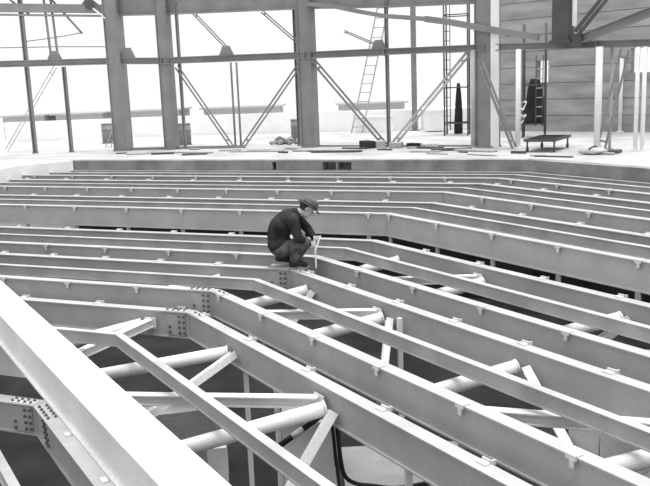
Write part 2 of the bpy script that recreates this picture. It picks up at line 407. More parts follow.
MB().tube((-0.36, 6.875, 0.845), (-0.26, 6.9115, 0.90), 0.030).build('wrapping', CONC, th)

# ------------------------------------------------------------------ loose girder laid across the near tiers
gA, gB = Vector((1.18, 0.95, 2.30)), Vector((-8.03, 15.9, 2.30))
gd = (gB-gA).normalized(); gn = Vector((-gd.y, gd.x, 0))
gA = Vector((-1.115+.08, 3.90, 2.30))+gd*(-2.6); gB = gA+gd*16.2
th = thing('loose_girder', (gA.x, gA.y, 2.02), 'broad white steel girder laid slantwise across the near tiers at lower left', 'girder')
MB().bar(gA, gB, 0.245, 0.016, off=(0, -0.008)).build('top_flange', BRACE, th)
MB().bar(gA, gB, 0.20, 0.25, off=(0, -0.141)).build('web', BRACE, th)
MB().bar(gA, gB, 0.245, 0.014, off=(0, -0.273)).build('bottom_flange', BRACE, th)
for q, lab in ((0.35, 'timber trestle post under the near end of the white girder'), (11.4, 'timber trestle post under the far end of the white girder')):
    p = gA+gd*q
    t2 = thing('trestle', (p.x, p.y, PIT_Z), lab, 'trestle')
    MB().box((p.x, p.y, (PIT_Z+1.9)/2), (0.14, 0.14, 1.9-PIT_Z), 0.5).build('post', TIMBER, t2)
    MB().box((p.x, p.y, 1.96), (0.5, 0.16, 0.118), math.atan2(gn.y, gn.x)).build('head', TIMBER, t2)

# ------------------------------------------------------------------ facade: columns, rails and braces on a circle round the hall
RF = 21.4
def column(name, az, wd, dp, z1, label, m1, m2=None, r=RF, z0=FLOOR_Z, face=None, base=True):
    p = pol(az, r, z0); rz = R_(az+90) if face is None else face
    th = thing(name, p, label, 'column', 'columns of the outer frame')
    if m2 is None:
        b = MB(); h = z1-z0
        ax = Vector((math.cos(rz), math.sin(rz), 0))
        b.box(p+Vector((0, 0, h/2)), (wd, dp*0.16, h), rz)
        nn = Vector((-ax.y, ax.x, 0))
        b2 = MB(); b2.box(p+ax*(wd/2-0.01)+Vector((0, 0, h/2)), (0.02, dp, h), rz); b2.box(p-ax*(wd/2-0.01)+Vector((0, 0, h/2)), (0.02, dp, h), rz)
        b.build('web', m1, th); b2.build('flanges', m1, th)
    else:
        h = z1-z0
        MB().box(p+Vector((0, 0, h/2)), (wd, dp, h), rz).build('shaft', m1, th)
        ax = Vector((math.cos(rz), math.sin(rz), 0)); nn = Vector((-ax.y, ax.x, 0))
        MB().box(p-ax*(wd/2+0.012)+Vector((0, 0, h/2)), (0.02, dp+0.06, h), rz).build('flange', m2, th)
        MB().box(p+ax*(wd/2+0.012)+Vector((0, 0, h/2)), (0.02, dp+0.06, h), rz).build('flange', m2, th)
    if base: MB().box(p+Vector((0, 0, 0.02)), (wd*1.25, dp*1.25, 0.04), rz).build('base_plate', m1, th)
    return th
ZTOP = 8.0
column('steel_column', 82.45, 0.34, 0.40, ZTOP, 'heavy grey steel column at left, the left one of a close pair', COLM, COLM)
column('steel_column', 78.76, 0.26, 0.30, ZTOP, 'heavy grey steel column at left, the right one of a close pair', COLM, COLM)
column('steel_column', 68.25, 0.30, 0.34, ZTOP, 'heavy grey steel column in the middle, left of the ladder', COLM, COLM)
th = column('steel_column', 55.8, 0.40, 0.36, ZTOP, 'broad dark column with a white right edge, left of the concrete wall', COLM, COLM, face=R_(-40))
pw = pol(55.15, 21.2, FLOOR_Z); MB().box(pw+Vector((0.02, 0, (ZTOP-FLOOR_Z)/2)), (0.18, 0.06, ZTOP-FLOOR_Z), R_(-20)).build('white_strip', WHITEPOST, th)
column('slim_column', 89.1, 0.10, 0.12, ZTOP, 'slim grey column near the left edge, rising out of view', COLM)
column('slim_column', 86.4, 0.09, 0.10, 4.70, 'slim grey post at left that stops under the rail', COLM)
column('slim_column', 77.75, 0.07, 0.08, 6.2, 'slim grey post right of the pair of heavy columns', COLM, z0=2.405)
column('slim_column', 69.6, 0.08, 0.10, 6.2, 'slim grey post just left of the middle heavy column', COLM, r=21.9)
column('slim_column', 62.55, 0.075, 0.08, 6.2, 'slim grey post right of the ladder where two braces meet', COLM)
def post(az, rad, z1, label, mt=WHITEPOST, r=RF, z0=FLOOR_Z):
    p = pol(az, r, z0); th = thing('tube_post', p, label, 'post', 'posts of the outer frame')
    MB().tube(p, Vector((p.x, p.y, z1)), rad, n=14).build('shaft', mt, th)
    MB().box(p+Vector((0, 0, 0.015)), (rad*3.2, rad*3.2, 0.03), R_(az)).build('base_plate', mt, th)
    return th
post(73.92, 0.028, 4.62, 'thin grey tube post in the wide bay, left of its twin', COLM)
post(73.50, 0.028, 4.62, 'thin grey tube post in the wide bay, right of its twin', COLM)
post(56.5, 0.055, 4.6, 'pale grey tube post against the broad dark column', JOIST, 21.2)
post(53.37, 0.055, 4.55, 'white tube post left of the flat trolley', WHITEPOST, 21.0)
post(48.53, 0.072, 4.50, 'thick white tube post right of the flat trolley', WHITEPOST, 21.0)
post(48.15, 0.030, 4.50, 'thin grey tube post right behind the thick white one', JOIST, 21.3)
post(46.48, 0.042, 4.45, 'left one of two thin white tube posts at the right edge', WHITEPOST, 21.1)
post(46.10, 0.042, 4.45, 'right one of two thin white tube posts at the right edge', WHITEPOST, 21.1)
post(40.0, 0.07, 4.38, 'white tube post beyond the right edge of the view', WHITEPOST, 21.2)
p = WA+WD*4.35-WN*0.12
th = thing('tube_post', (p.x, p.y, FLOOR_Z), 'pale tube post against the concrete wall at right', 'post', 'posts of the outer frame')
MB().tube((p.x, p.y, FLOOR_Z), (p.x, p.y, 4.4), 0.05, n=12).build('shaft', WHITEPOST, th)
MB().box((p.x, p.y, FLOOR_Z+0.012), (0.16, 0.16, 0.024)).build('base_plate', WHITEPOST, th)
# far column beyond the frame
p = Vector((3.05, 26.8, FLOOR_Z)); th = thing('slim_column', p, 'grey outside post behind the frame, right of the ladder', 'column')
MB().ibar(p, p+Vector((0, 0, 5.5)), 0.16, 0.14, 0.02, (0, 1, 0)).build('shaft', COLM, th); MB().box(p+Vector((0, 0, .015)), (.3, .3, .03)).build('base_plate', COLM, th)

# main rail at about head height of the camera
RAIL = [(91.5, 4.83), (82.45, 4.79), (78.95, 4.74), (68.25, 4.70), (62.55, 4.68), (55.8, 4.64), (48.98, 4.56), (38.0, 4.42)]
RLAB = ['far left bay', 'narrow bay of the paired columns', 'wide bay left of centre', 'bay with the ladder', 'bay right of the ladder', 'bay above the trolley', 'bay at the right edge']
for i in range(len(RAIL)-1):
    (a0, z0), (a1, z1) = RAIL[i], RAIL[i+1]
    A, B = pol(a0, RF-0.12, z0), pol(a1, RF-0.12, z1)
    th = thing('rail_beam', A, 'grey horizontal steel rail across the '+RLAB[i], 'beam', 'rails of the outer frame')
    MB().ibar(A, B, 0.16, 0.17 if i < 4 else 0.15, 0.02).build('rail', COLM, th)
    MB().box(A, (0.02, 0.19, 0.20), R_(a0+90)).build('end_plate', COLM, th)
for az, z, lab, m_ in ((86.9, 4.98, 'far left', COLM), (81.5, 4.98, 'left pair of columns', COLM), (74.1, 4.90, 'wide bay left of centre', COLM), (63.0, 4.83, 'ladder bay', COLM)):
    c = pol(az, RF-0.10, z); ax = Vector((math.cos(R_(az+90)), math.sin(R_(az+90)), 0)); nn = Vector((math.cos(R_(az)), math.sin(R_(az)), 0))
    pts = [c-ax*0.22+Vector((0, 0, -0.12)), c+ax*0.22+Vector((0, 0, -0.12)), c+ax*0.10+Vector((0, 0, 0.14)), c-ax*0.10+Vector((0, 0, 0.14))]
    o = MB().prism([q-nn*0.012 for q in pts], [q+nn*0.012 for q in pts]).build('gusset_plate', m_); tag(o, 'grey gusset plate on top of the rail, '+lab, 'plate', 'gussets on the rail')
def strut2(name, a, b, gap, r, label, mt=COLM, rr=RF):
    A, B = pol(a[0], rr, a[1]), pol(b[0], rr, b[1])
    th = thing(name, B if B.z < A.z else A, label, 'brace', 'braces of the outer frame')
    d = (B-A).normalized(); nn = Vector((A.x-CEN.x, A.y-CEN.y, 0)).normalized(); sd = d.cross(nn).normalized()
    for sg in (-1, 1): MB().bar(A+sd*gap*sg, B+sd*gap*sg, r*2, r*2, nn).build('bar', mt, th)
    for q in (0.08, 0.92):
        c = A.lerp(B, q); MB().bar(c-sd*gap*1.3, c+sd*gap*1.3, r*2, r*2, nn).build('batten', mt, th)
    return th
strut2('diagonal_brace', (77.95, 4.58), (74.15, 2.45), 0.045, 0.018, 'twin-bar diagonal brace descending right from the paired columns', rr=RF-.05)
strut2('diagonal_brace', (68.75, 4.50), (73.30, 2.45), 0.045, 0.018, 'twin-bar diagonal brace rising to the left side of the middle column', rr=RF-.05)
strut2('diagonal_brace', (67.75, 4.55), (62.75, 2.44), 0.050, 0.022, 'twin-bar diagonal brace descending right from the middle column', rr=RF-.05)
strut2('diagonal_brace', (56.95, 4.55), (62.25, 2.44), 0.048, 0.024, 'pale diagonal brace rising right toward the broad dark column', JOIST, rr=RF-.05)
strut2('diagonal_brace', (55.7, 4.36), (53.5, 2.44), 0.040, 0.022, 'grey diagonal brace descending right from the broad dark column', rr=RF-.5)
strut2('diagonal_brace', (47.1, 4.42), (48.30, 2.44), 0.080, 0.018, 'twin-bar diagonal brace leaning against the thick white post', rr=RF-.4)
strut2('diagonal_brace', (76.75, 5.95), (74.1, 4.88), 0.03, 0.014, 'upper diagonal brace in the wide bay, left one', rr=RF+.25)
strut2('diagonal_brace', (71.7, 5.88), (68.9, 4.95), 0.03, 0.014, 'upper diagonal brace in the wide bay, next to the middle column', rr=RF+.25)
strut2('diagonal_brace', (65.8, 5.25), (63.4, 4.85), 0.02, 0.012, 'short upper diagonal brace beside the ladder', rr=RF+.25)
strut2('diagonal_brace', (49.75, 4.80), (47.4, 5.75), 0.05, 0.03, 'dark steep diagonal brace rising right from the dark hanging box', DARKSTEEL, rr=RF-.5)
# upper girder under the roof edge
UP = [(82.45, 5.97), (78.95, 5.93), (68.25, 5.84), (62.5, 5.72), (55.8, 5.62)]
UL = ['paired columns', 'wide bay left of centre', 'bay with the ladder', 'bay right of the ladder']
for i in range(4):
    A, B = pol(UP[i][0], RF+0.05, UP[i][1]+0.35), pol(UP[i+1][0], RF+0.05, UP[i+1][1]+0.35)
    th = thing('roof_girder', A, 'deep grey girder along the top edge, above the '+UL[i], 'girder', 'girders along the top')
    MB().bar(A, B, 0.05, 0.66).build('web', COLM, th)
    MB().bar(A+Vector((0, 0, -.34)), B+Vector((0, 0, -.34)), 0.22, 0.03).build('bottom_flange', COLM, th)
    MB().bar(A+Vector((0, 0, .34)), B+Vector((0, 0, .34)), 0.22, 0.03).build('top_flange', COLM, th)
# open truss at top left
th = thing('roof_truss', pol(91.5, RF, 6.0), 'open grey roof truss along the top left corner', 'truss')
A, B = 92.0, 82.6
for zz, hh in ((6.20, 0.22), (6.48, 0.10), (6.02, 0.05)):
    MB().bar(pol(A, RF, zz+0.12), pol(B, RF, zz-0.06), 0.12, hh).build('chord', COLM, th)
for a0, z0, a1, z1 in ((87.0, 6.5, 84.9, 5.55), (89.9, 6.5, 88.6, 6.1), (85.2, 6.1, 84.2, 6.5), (84.2, 6.45, 83.0, 6.1)):
    MB().bar(pol(a0, RF+.1, z0), pol(a1, RF+.1, z1), 0.04, 0.05).build('diagonal', COLM, th)
for a0 in (87.25, 86.75):
    th = thing('truss_upright', pol(a0, RF, 4.85), 'one of two thin uprights standing on the rail at left, %s' % ('left one' if a0 > 87 else 'right one'), 'post')
    MB().bar(pol(a0, RF, 4.85), pol(a0+.15, RF, 6.6), 0.05, 0.05).build('shaft', COLM, th); MB().box(pol(a0, RF, 4.86), (.14, .1, .02), R_(a0+90)).build('foot_plate', COLM, th)
th = thing('hoist_block', pol(83.9, RF-.2, 6.15), 'dark hoist pulley hanging at the top, left of the paired columns', 'pulley')
c = pol(83.9, RF-.2, 6.25); nn = Vector((math.cos(R_(84)), math.sin(R_(84)), 0))
MB().tube(c-nn*.04, c+nn*.04, 0.12, n=18).build('sheave', DARKSTEEL, th); MB().bar(c, c+Vector((0, 0, .5)), .05, .08, (0, 1, 0)).build('shackle', DARKSTEEL, th)
o = MB().tube(pol(83.8, RF-.2, 6.2), pol(82.75, RF-.25, 5.88), 0.022).build('hoist_rod', WHITEPOST); tag(o, 'white rod from the hoist pulley to the heavy left column', 'rod')
# thin stay wires at left
o = MB().path([pol(91.5, RF+.3, 5.28), pol(87, RF+.3, 5.25), pol(82.6, RF+.3, 5.18)], 0.014, 6).build('stay_wire', COLM); tag(o, 'thin level stay wire above the rail at left', 'wire')
o = MB().path([pol(89.1, RF+.02, 5.40), pol(87.25, RF+.02, 5.46), pol(85.9, RF+.06, 5.52), pol(84.9, RF+.1, 5.58)], 0.014, 6).build('stay_wire', COLM); tag(o, 'thin slanting stay wire crossing the uprights at left', 'wire')
# curved upper chord, dark beams and hanging box at the right
th = thing('arched_beam', pol(67.5, RF-.2, 5.9), 'grey arched beam sagging across the top from the middle column to the right', 'beam')
AR = [(67.9, 5.92), (66.2, 5.84), (64.3, 5.66), (62.4, 5.50), (59.6, 5.36), (57.9, 5.24), (56.3, 5.10), (54.3, 4.93), (52.3, 4.78)]
for i in range(len(AR)-1):
    MB().bar(pol(AR[i][0], RF-.25, AR[i][1]), pol(AR[i+1][0], RF-.25, AR[i+1][1]), 0.10, 0.10 if i < 4 else 0.14).build('length', COLM, th)
o = thing('dark_beam', pol(50.2, RF-.4, 4.7), 'dark slanting beam rising to the right edge above the rail', 'beam')
MB().ibar(pol(49.8, RF-.35, 4.66), pol(45.2, RF-.35, 5.17), 0.14, 0.17, .02).build('bar', COLM, o); MB().box(pol(49.8, RF-.36, 4.66), (.2, .2, .26), R_(140)).build('end_plate', DARKSTEEL, o)
th = thing('hanging_box_column', pol(50.8, RF-.3, 4.62), 'dark box column coming down from the top, right of the doorway window', 'column')
MB().box(pol(50.8, RF-.3, 5.9), (0.36, 0.3, 2.5), R_(141)).build('shaft', DARKSTEEL, th)
MB().box(pol(50.8, RF-.3, 4.655), (0.46, 0.36, 0.05), R_(141)).build('foot_plate', DARKSTEEL, th)
o = MB().box(pol(50.07, RF-.35, 6.0), (0.075, 0.05, 2.1), R_(141)).build('white_conduit', WHITEPOST); tag(o, 'white upright strip beside the dark hanging box column', 'conduit')
th = thing('beam_stub', pol(52.5, RF-.3, 5.6), 'pale level beam high above the trolley, left of the dark box column', 'beam')
MB().ibar(pol(55.4, RF+1.0, 6.02), pol(51.6, RF+1.0, 5.95), 0.12, 0.16, .02).build('bar', JOIST, th)

strut2('raking_prop', (88.05, 4.75), (92.2, 2.45), 0.045, 0.010, 'faint twin-bar raking prop behind the slim columns at far left', JOIST, rr=22.5)
# sill pieces between columns
for a0, a1, lab in ((82.2, 79.2, 'between the paired columns'), (78.6, 73.2, 'in the wide bay left of centre')):
    o = MB().bar(pol(a0, RF, FLOOR_Z+.035), pol(a1, RF, FLOOR_Z+.035), 0.12, 0.07).build('sill_beam', COLM); tag(o, 'low dark steel sill on the floor '+lab, 'sill', 'sills of the outer frame')
o = MB().bar(pol(68.0, RF+.1, FLOOR_Z+.02), pol(56.6, RF+.1, FLOOR_Z+.02), 0.12, 0.04).build('sill_beam', COLM); tag(o, 'low dark steel sill on the floor behind the timber blocks', 'sill', 'sills of the outer frame')

# ------------------------------------------------------------------ outside: parapet, far roofs
for i, (a0, a1) in enumerate(((96, 84), (84, 72), (72, 66.2), (66, 60), (60, 57))):
    rr = 28.3
    th = MB().bar(pol(a0, rr, FLOOR_Z+.34), pol(a1, rr, FLOOR_Z+.34), 0.25, 0.68).build('parapet_wall', PARA)
    tag(th, ['low white parapet outside the far left bay', 'low white parapet outside the paired columns', 'low white parapet left of the middle column', 'low white parapet behind the ladder', 'low white parapet right of the ladder'][i], 'parapet', 'parapets outside')
def far(u0, u1, y, z1, h, label):
    th = thing('far_building', ((u0+u1)/2*y, y, -4), label, 'building', 'far roofs')
    MB().box(((u0+u1)/2*y, y+3, (z1-4)/2), ((u1-u0)*y, 6, z1+4)).build('wall', FARB, th)
    MB().box(((u0+u1)/2*y, y+2.6, z1+.06), ((u1-u0)*y+.5, 7, .12)).build('roof', FARB, th)
far(-.382, -.332, 70, 2.40, 1, 'far grey roof strip left of the slim left post')
far(-.318, -.262, 70, 2.42, 1, 'far grey roof strip between slim post and heavy columns')
far(-.235, -.170, 70, 2.46, 1, 'far grey roof strip between the paired columns')
far(-.140, -.048, 70, 2.44, 1, 'far grey roof strip in the wide bay left of centre')
far(.024, .102, 70, 2.38, 1, 'far grey roof strip behind the ladder')
# white boxes standing on the terrace
for c, s, lab in (((1.75, 27.0, FLOOR_Z+.24), (1.15, .4, .48), 'long white box on the terrace behind the ladder'), ((3.62, 26.0, FLOOR_Z+.34), (.62, .5, .62), 'white crate on the terrace left of the hanging tarpaulin')):
    th = thing('white_box', (c[0], c[1], FLOOR_Z), lab, 'box'); MB().box(c, s, -.35).build('body', PARA, th); MB().box((c[0], c[1], c[2]+s[2]/2+.015), (s[0]+.06, s[1]+.06, .03), -.35).build('lid', PARA, th)
# drums
for c, lab in (((-6.75, 26.3), 'dark oil drum outside, left of the heavy columns'), ((-3.96, 23.95), 'dark oil drum outside at the foot of the slim post'), ((-0.66, 23.9), 'grey oil drum outside behind the middle column')):
    th = thing('oil_drum', (c[0], c[1], FLOOR_Z), lab, 'drum'); b = MB(); b.tube((c[0], c[1], FLOOR_Z), (c[0], c[1], FLOOR_Z+.62), .2, n=20); b.build('barrel', COLM, th)
    for z in (.02, .22, .42, .61):
        MB().tube((c[0], c[1], FLOOR_Z+z-.012), (c[0], c[1], FLOOR_Z+z+.012), .212, n=20).build('hoop', COLM, th)
# ladder leaning toward the frame outside
def ladder(name, b0, t0, wd, n, label, axis, rr=0.02, mt=COLM):
    b0, t0 = Vector(b0), Vector(t0); ax = Vector(axis).normalized()
    th = thing(name, b0, label, 'ladder')
    for sg in (-1, 1): MB().bar(b0+ax*wd/2*sg, t0+ax*wd/2*sg*.9, rr*1.6, rr*2.4, (0, 1, 0)).build('rail', mt, th)
    for i in range(n):
        q = (i+.7)/n; c = b0.lerp(t0, q); MB().tube(c-ax*wd/2*(1-.1*q), c+ax*wd/2*(1-.1*q), rr*.7, n=6).build('rung', mt, th)
    return th
ladder('ladder', (1.17, 26.9, FLOOR_Z), (2.05, 25.0, 6.5), .36, 15, 'tall pale wooden ladder leaning outside between middle column and slim post', (1, -.25, 0), .022, JOIST)
ladder('ladder', (-6.25, 24.2, FLOOR_Z), (-5.55, 24.0, 3.75), .16, 5, 'small faint ladder leaning between the paired columns outside', (1, 0, 0), .014, JOIST)

# rolling scaffolds with casters
def scaffold(c, rz, wd, dp, h, label, tarp=None, lad=None):
    th = thing('scaffold_tower', (c[0], c[1], FLOOR_Z), label, 'scaffold'); rot = Matrix.Rotation(rz, 3, 'Z')
    def W(x, y, z): return Vector((c[0], c[1], FLOOR_Z))+rot@Vector((x, y, z))
    for sx in (-1, 1):
        for sy in (-1, 1):
            ur = MB().tube(W(sx*wd/2, sy*dp/2, .14), W(sx*wd/2, sy*dp/2, h), .024, n=8).build('upright', DARKSTEEL, th)
            MB().tube(W(sx*wd/2-.02, sy*dp/2, .07), W(sx*wd/2+.02, sy*dp/2, .07), .07, n=14).build('caster', DARKSTEEL, ur)
    z = .35
    while z < h:
        for sy in (-1, 1): MB().tube(W(-wd/2, sy*dp/2, z), W(wd/2, sy*dp/2, z), .018, n=6).build('crossbar', DARKSTEEL, th)
        for sx in (-1, 1): MB().tube(W(sx*wd/2, -dp/2, z), W(sx*wd/2, dp/2, z), .018, n=6).build('crossbar', DARKSTEEL, th)
        z += 1.0
    return th, W
th, W = scaffold((3.95, 23.9), -.25, .66, .7, 3.9, 'dark rolling scaffold tower left of the broad column')
for i in range(12): MB().tube(W(-.33, -.36, .3+.26*i), W(-.16, -.36, .3+.26*i), .011, n=6).build('rung', DARKSTEEL, th)
MB().tube(W(-.16, -.36, .15), W(-.16, -.36, 3.6), .014, n=6).build('ladder_rail', DARKSTEEL, th)
th, W = scaffold((5.62, 21.75), -.3, .55, .6, 2.9, 'dark rolling scaffold tower with ladder behind the flat trolley')
for i in range(6): MB().tube(W(.05, -.32, .55+.24*i), W(.22, -.32, .55+.24*i), .012, n=6).build('rung', JOIST, th)
for x in (.05, .22): MB().tube(W(x, -.32, .3), W(x, -.32, 2.1), .014, n=6).build('ladder_rail', DARKSTEEL, th)
# folded tarpaulins
def tarp(name, c, wd, h, label, z0, rz, top=.35):
    nseg, nz = 28, 12; vs = []; fs = []
    for j in range(nz+1):
        q = j/nz; k = (top+(1-top)*math.sin((1-q)*math.pi/2)**.8)
        for i in range(nseg):
            a = 2*math.pi*i/nseg; r_ = 1+.16*math.sin(5*a+2*q)+.08*math.sin(9*a+1)
            x, y = wd/2*k*r_*math.cos(a), wd/2*.7*k*r_*math.sin(a)
            p = Matrix.Rotation(rz, 3, 'Z')@Vector((x, y, 0)); vs.append((c[0]+p.x, c[1]+p.y, z0+h*q))
    for j in range(nz):
        for i in range(nseg): fs.append((j*nseg+i, j*nseg+(i+1) % nseg, (j+1)*nseg+(i+1) % nseg, (j+1)*nseg+i))
    fs += [tuple(range(nseg))[::-1], tuple(range(nz*nseg, (nz+1)*nseg))]
    o = MB().add(vs, fs, True).build(name, TARP); tag(o, label, 'tarpaulin'); return o
tarp('tarpaulin', (4.02, 24.1), .22, 1.45, 'dark folded tarpaulin standing upright in the left scaffold tower', FLOOR_Z+.02, 0)
tarp('tarpaulin', (5.62, 21.75), .50, 1.15, 'dark tarpaulin draped inside the scaffold tower behind the trolley', FLOOR_Z+.36, -.5)
rp = []
for i in range(34):
    q = i/33; rp.append((5.20+.085*math.sin(q*11)+.03*math.sin(q*23), 21.30-.02*math.cos(q*17), FLOOR_Z+.92-.50*q+.06*math.sin(q*19)))
o = MB().path(rp, .016, 6).build('rope_coil', WHITE); tag(o, 'white rope hanging in loops on the scaffold behind the trolley', 'rope')
# flat trolley
th = thing('flat_trolley', (4.83, 17.35, FLOOR_Z), 'low flat trolley with a black deck in front of the concrete wall', 'trolley')
rot = Matrix.Rotation(-.52, 3, 'Z')
def T(x, y, z): return Vector((4.85, 17.62, FLOOR_Z))+rot@Vector((x, y, z))
MB().box(T(0, 0, .235), (.62, 1.35, .03), -.52).build('deck', BLACK, th)
for sx in (-1, 1): MB().bar(T(sx*.31, -.70, .25), T(sx*.31, .70, .25), .035, .05).build('side_rail', DARKSTEEL, th)
for sy in (-1, 1): MB().bar(T(-.33, sy*.68, .25), T(.33, sy*.68, .25), .035, .05).build('end_rail', DARKSTEEL, th)
for sx in (-1, 1):
    for sy in (-1, 1):
        lg = MB().bar(T(sx*.28, sy*.58, .22), T(sx*.28, sy*.58, .09), .03, .03, (0, 1, 0)).build('leg', DARKSTEEL, th)
        MB().tube(T(sx*.28-.02, sy*.58, .05), T(sx*.28+.02, sy*.58, .05), .05, n=14).build('wheel', DARKSTEEL, lg)
# timber blocks and debris along the edge of the floor
def block(name, c, s, rz, label, cat, mt=TIMBER, group='offcuts along the floor edge'):
    b = MB(); x, y, z = s
    b.box((c[0], c[1], FLOOR_Z+.004+z/2), s, rz); o = b.build(name, mt)
    bv = o.modifiers.new('worn_edges', 'BEVEL'); bv.width = .008; bv.segments = 1
    tag(o, label, cat, group); return o
block('timber_block', (1.12, 20.1), (.24, .5, .17), .3, 'dark timber block on the floor below the ladder brace, left one', 'block', TARP)
block('timber_block', (1.40, 20.15), (.24, .4, .16), .2, 'pale timber block beside the dark one near the slim post', 'block', CONC)
block('timber_block', (1.80, 19.8), (.30, .3, .13), -.3, 'grey timber block under the meeting point of two braces', 'block')
block('timber_block', (2.22, 19.7), (.20, .35, .10), .6, 'small dark timber block right of the meeting braces', 'block', TARP)
block('timber_block', (2.55, 19.5), (.36, .3, .09), .2, 'flat pale timber block right of the small dark one', 'block', CONC)
planks = [((-3.2, 20.6), (1.1, .16, .03), -.5, 'thin plank on the floor below the paired columns'), ((-1.6, 20.2), (1.4, .18, .03), -.35, 'long plank on the floor in the wide bay'),
          ((-.2, 19.6), (.9, .14, .03), -.55, 'plank on the floor left of the dark block'), ((0.35, 19.1), (1.2, .2, .04), -.3, 'dark plank lying at the pit edge below the middle column'),
          ((2.9, 18.4), (.9, .2, .05), -.2, 'dark plank at the foot of the broad column'), ((3.35, 17.9), (1.0, .22, .04), -.8, 'plank lying left of the white trolley post'),
          ((2.3, 18.2), (.7, .12, .03), -.4, 'short plank on the floor right of the timber blocks'), ((-4.6, 21.0), (.7, .14, .03), .1, 'short plank at the foot of the paired columns'),
          ((5.6, 16.4), (.7, .34, .06), -.6, 'flat dark board at the foot of the thick white post')]
for c, s, rz, lab in planks: block('plank', c, s, rz, lab, 'plank', DARKSTEEL if 'dark' in lab else TIMBER, 'planks on the floor')
for i in range(22):
    az_ = 82-36*(i+random.random())/22; r_ = random.uniform(19.3, 21.0); p = pol(az_, r_)
    o = block('offcut', (p.x, p.y), (random.uniform(.25, .8), random.uniform(.05, .12), random.uniform(.02, .05)), R_(az_-90)+random.uniform(-.5, .5), 'thin timber offcut scattered on the floor between pit edge and columns', 'offcut', TIMBER if i % 2 else DARKSTEEL, 'scattered thin offcuts')
for i in range(14):
    a = random.uniform(0, 6.28); r_ = .28*math.sqrt(random.random())
    q = random.uniform(.07, .16)
    bm = bmesh.new(); bmesh.ops.create_icosphere(bm, subdivisions=1, radius=q)
    for v in bm.verts: v.co *= random.uniform(.7, 1.2); v.co.z *= .7
    me = bpy.data.meshes.new('rubble'); bm.to_mesh(me); bm.free(); me.materials.append(CURB if i % 3 else DARKSTEEL)
    o = bpy.data.objects.new('rubble_lump', me); COL.objects.link(o); o.location = (-.95+1.6*r_*math.cos(a), 22.6+r_*math.sin(a), FLOOR_Z+q*.55)
    tag(o, 'grey rubble lump in the heap left of the middle column', 'rubble', 'rubble heap')
o = thing('folded_sack', (5.35, 16.15, FLOOR_Z), 'crumpled pale sack on the floor by the thick white post', 'sack')
bm = bmesh.new(); bmesh.ops.create_icosphere(bm, subdivisions=3, radius=.2)
for v in bm.verts: v.co = Vector((v.co.x*1.3, v.co.y*.9, v.co.z*.35))*(1+.15*math.sin(v.co.x*30)*math.cos(v.co.y*25))
me = bpy.data.meshes.new('sack'); bm.to_mesh(me); bm.free(); me.materials.append(CONC)
s_ = bpy.data.objects.new('cloth', me); COL.objects.link(s_); s_.parent = o; s_.location = (0, 0, .07)
MB().path([(5.2, 16.0, FLOOR_Z+.12), (5.35, 16.1, FLOOR_Z+.17), (5.5, 16.2, FLOOR_Z+.11)], .012, 6).build('tie', BLACK, o)

# ------------------------------------------------------------------ the crouching man
BX, BY, BZ = -0.46, 10.47, TZ[1]+0.025
brd = MB().box((BX-.03, BY+.0, TZ[1]+.0125), (.52, .17, .025), A_L).build('foot_board', TIMBER); tag(brd, 'short thin board on the beam under the crouching man', 'board')
def V(x, y, z): return Vector((BX+x, BY+y, BZ+z))
class SD:
    """overlapping tapered limbs, fused by a voxel remesh into one skin"""
    def __init__(s): s.bm = bmesh.new()
    def ell(s, c, r, rot=None):
        mtx = Matrix.Translation(c) @ ((rot or Matrix.Identity(3)).to_4x4()) @ Matrix.Diagonal((*r, 1))
        bmesh.ops.create_uvsphere(s.bm, u_segments=18, v_segments=12, radius=1, matrix=mtx)
    def cap(s, a, b, ra, rb):
        a, b = Vector(a), Vector(b); L = (b-a).length; n = max(3, int(L/min(ra, rb)/.35))
        d = (b-a).normalized(); q = d.to_track_quat('Z', 'Y').to_matrix().to_4x4()
        bmesh.ops.create_cone(s.bm, cap_ends=True, segments=18, radius1=ra, radius2=rb, depth=L, matrix=Matrix.Translation((a+b)/2)@q)
        bmesh.ops.create_icosphere(s.bm, subdivisions=2, radius=ra, matrix=Matrix.Translation(a))
        bmesh.ops.create_icosphere(s.bm, subdivisions=2, radius=rb, matrix=Matrix.Translation(b))
    def chain(s, pts):
        for (a, ra), (b, rb) in zip(pts[:-1], pts[1:]): s.cap(a, b, ra, rb)
    def fuse(s, name, vox, mt, parent, smooth=4):
        me = bpy.data.meshes.new(name); s.bm.to_mesh(me); s.bm.free()
        o = bpy.data.objects.new(name, me); COL.objects.link(o)
        r = o.modifiers.new('fuse', 'REMESH'); r.mode = 'VOXEL'; r.voxel_size = vox; r.use_smooth_shade = True
        k = o.modifiers.new('soft', 'SMOOTH'); k.iterations = smooth; k.factor = .5
        dg = bpy.context.evaluated_depsgraph_get(); ev = o.evaluated_get(dg)
        m2 = bpy.data.meshes.new_from_object(ev); bpy.data.objects.remove(o)
        m2.name = name; m2.materials.clear(); m2.materials.append(mt)
        for p_ in m2.polygons: p_.use_smooth = True
        return link(name, m2, parent)
man = thing('person', (BX, BY, BZ), 'person in dark jacket and hat crouching on the beams, measuring with a rule', 'person')
J = dict(pel=V(-.12, 0, .27), lum=V(-.145, 0, .42), mid=V(-.105, 0, .53), che=V(.0, 0, .62), nec=V(.115, 0, .695),
         shR=V(.065, -.165, .615), elR=V(.125, -.215, .40), wrR=V(.255, -.135, .305), shL=V(.09, .165, .625), elL=V(.24, .19, .45), wrL=V(.325, .06, .345),
         hiR=V(-.11, -.09, .235), knR=V(.205, -.15, .335), anR=V(.055, -.10, .085), hiL=V(-.11, .09, .235), knL=V(.19, .12, .255), anL=V(-.13, .09, .12))
HC = V(.250, 0, .745); TILT = Matrix.Rotation(R_(40), 3, 'Y')      # head bent forward, looking down at the rule
def Hd(x, y, z): return HC+TILT@Vector((x, y, z))
bd = SD()
